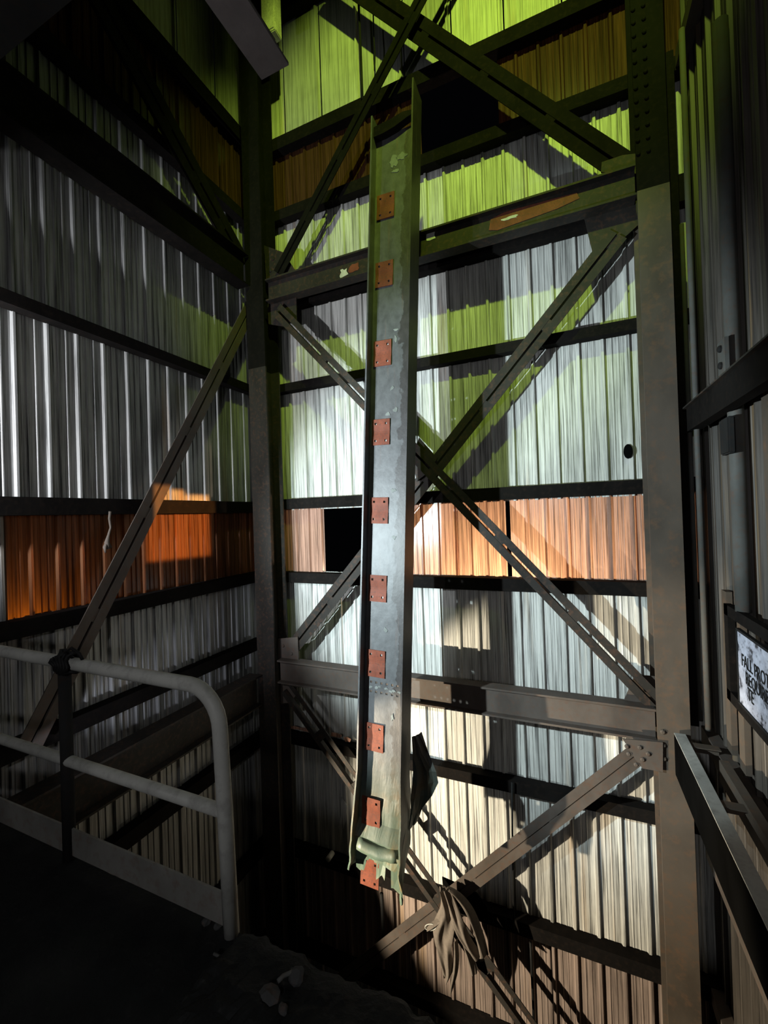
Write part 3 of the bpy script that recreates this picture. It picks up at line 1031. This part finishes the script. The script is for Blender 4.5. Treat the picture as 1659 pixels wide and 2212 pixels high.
cable([(774, -10), (777, 60), (780, 130), (783, 214)], 4.8, 0.016, 'thick black cable hanging down the green panels at top')
cable([(806, 20), (807, 60), (808, 90), (810, 118), (809, 152)], 4.84, 0.010, 'short frayed black cable end beside the thick cable')
cable([(1106, 1690), (1107, 1800), (1109, 1900), (1110, 2004)], 4.8, 0.010, 'thin black rod hanging before the cream panels', cat='rod')
cable([(1146, 2036), (1149, 2100), (1152, 2180), (1153, 2230)], 4.8, 0.014, 'thin dark rod below the lowest girt at right', cat='rod')
cable([(824, 1930), (826, 1960), (829, 2030)], 4.82, 0.024, 'short black pipe under the torn column foot', cat='pipe')
tag(tube('cord', [PX(x, y, -4.03) for x, y in ((238, 1105), (236, 1120), (239, 1140), (234, 1158), (231, 1172), (236, 1184))], [0.012, 0.01, 0.009, 0.012, 0.02, 0.024], 'rag', None, 8, 0.4),
    'knotted cord hanging from the left girt over the orange band', 'cord')
tag(tube('cord', [PX(x, y, -4.03) for x, y in ((231, 1172), (226, 1182), (228, 1194))], [0.012, 0.018, 0.008], 'rag', None, 8, 0.4), 'frayed lower end of the knotted cord', 'cord')
# hole drawn as a black disc, and pipe stub on the back wall
vs = [(0, 0, 0)]
cz = PY(1357, 975, 4.955)
nv = 20
ring = [Vector((0.042 * math.cos(2 * math.pi * i / nv), 0, 0.075 * math.sin(2 * math.pi * i / nv))) + cz for i in range(nv)]
o = plate('rubber_cap', ring, N, 0.006, 'black')  # black disc laid on the sheet in place of a hole
tag(o, 'black oval cap over a hole in the pale sheets at right', 'cap')
p0 = PY(708, 1857, 4.74)
t = thing('pipe_stub', 'small pale pipe stub on the dark girt left of the column foot', 'pipe', p0)
tube('stub', [p0, p0 + Vector((0, 0.12, 0))], 0.034, 'rail', t, 12)
# bent bright sheet flap left of the column foot
fpts = [PY(x, y, 4.96) for x, y in ((737, 1722), (750, 1740), (746, 1775), (738, 1800), (735, 1838), (729, 1838), (731, 1790), (737, 1760))]
o = plate('sheet_flap', fpts, N, 0.004, 'sheet')
tag(o, 'narrow bent strip of bright sheet left of the column foot', 'sheet')

for i, pp in enumerate((((625, 1570), (634, 1568), (648, 1572), (668, 1573), (671, 1582), (658, 1580), (645, 1576), (632, 1575)),
                        ((714, 1590), (716, 1582), (728, 1584), (738, 1588), (736, 1594), (726, 1592)),
                        ((742, 1593), (750, 1592), (758, 1597), (756, 1603), (746, 1602)))):
    o = plate('fibreglass_scrap', [PY(x, y, 4.838) for x, y in pp], N, 0.004, 'orange')  # salmon plates stand for lit holes torn in the girt
    tag(o, ['long salmon scrap at the left end of the girt below the lower beam', 'salmon scrap on the girt, between the long and the smallest scrap',
            'smallest salmon scrap on the girt just left of the torn column'][i], 'scrap', 'salmon scraps on the girt')
# ------------------------------------------------------------------ grit, lumps and stones on the platform edge
vs, fs = [], []
nx, ny = 120, 22
for j in range(ny + 1):
    for i in range(nx + 1):
        x = -1.31 + 2.16 * i / nx
        v = j / ny
        edge_ = 1.40 + 0.035 * noise.noise(Vector((x * 7, 0, 2))) + 0.02 * noise.noise(Vector((x * 21, 0, 5)))
        y = edge_ - 0.55 * (1 - v)
        h = 0.055 * math.sin(min(1, v * 1.0) * math.pi) ** 0.7 + 0.03 * noise.noise(Vector((x * 9, y * 9, 1))) * math.sin(v * math.pi) + 0.015 * noise.noise(Vector((x * 30, y * 30, 2))) * math.sin(v * math.pi)
        vs.append((x + 0.5, y - 1.1, h + 0.002))
for j in range(ny):
    for i in range(nx):
        a = j * (nx + 1) + i
        fs.append((a, a + 1, a + nx + 2, a + nx + 1))
o = link('loose_grit', mesh('loose_grit', vs, fs), 'deck', None, (-0.5, 1.1, 0))
tag(o, 'dark bank of loose grit along the platform edge', 'grit')
o['kind'] = 'stuff'


def rock(px, py, r, label, seed, z=0.05, squash=0.7):
    p = PZ(px, py, z)
    bm = bmesh.new()
    bmesh.ops.create_icosphere(bm, subdivisions=2, radius=r)
    for v in bm.verts:
        k = 1 + 0.45 * noise.noise(v.co / r * 1.1 + Vector((seed, 0, 0)))
        v.co = Vector((v.co.x * k, v.co.y * k, v.co.z * k * squash))
    me = bpy.data.meshes.new('rock')
    bm.to_mesh(me)
    bm.free()
    o = link('rock', me, 'rock', None, p)
    tag(o, label, 'rock', 'stones on the platform floor')


rock(578, 2160, 0.045, 'largest grey stone lying in the dark grit at bottom', 1)
rock(548, 2185, 0.02, 'small stone just left of the largest stone', 2)
rock(612, 2180, 0.018, 'small stone just right of the largest stone', 3)
rock(450, 2195, 0.03, 'pale lump on the dark floor near the bottom edge', 4, 0.02)
rock(445, 1990, 0.018, 'tiny stone at the foot of the toe board', 5, 0.01)
rock(470, 2000, 0.015, 'tiny stone by the handrail post', 6, 0.01)
rock(640, 2105, 0.03, 'flat lump on the crest of the grit bank', 8, 0.06)
tag(tube('wire', [PZ(x, y, 0.02) for x, y in ((462, 2060), (485, 2072), (505, 2082), (525, 2092))], 0.006, 'conduit', None, 6), 'short bent wire lying on the dark floor', 'wire')
tag(tube('wire', [PZ(x, y, 0.07) for x, y in ((600, 2120), (612, 2108), (630, 2100), (650, 2104))], 0.008, 'conduit', None, 6), 'curved wire lying on the grit bank', 'wire')
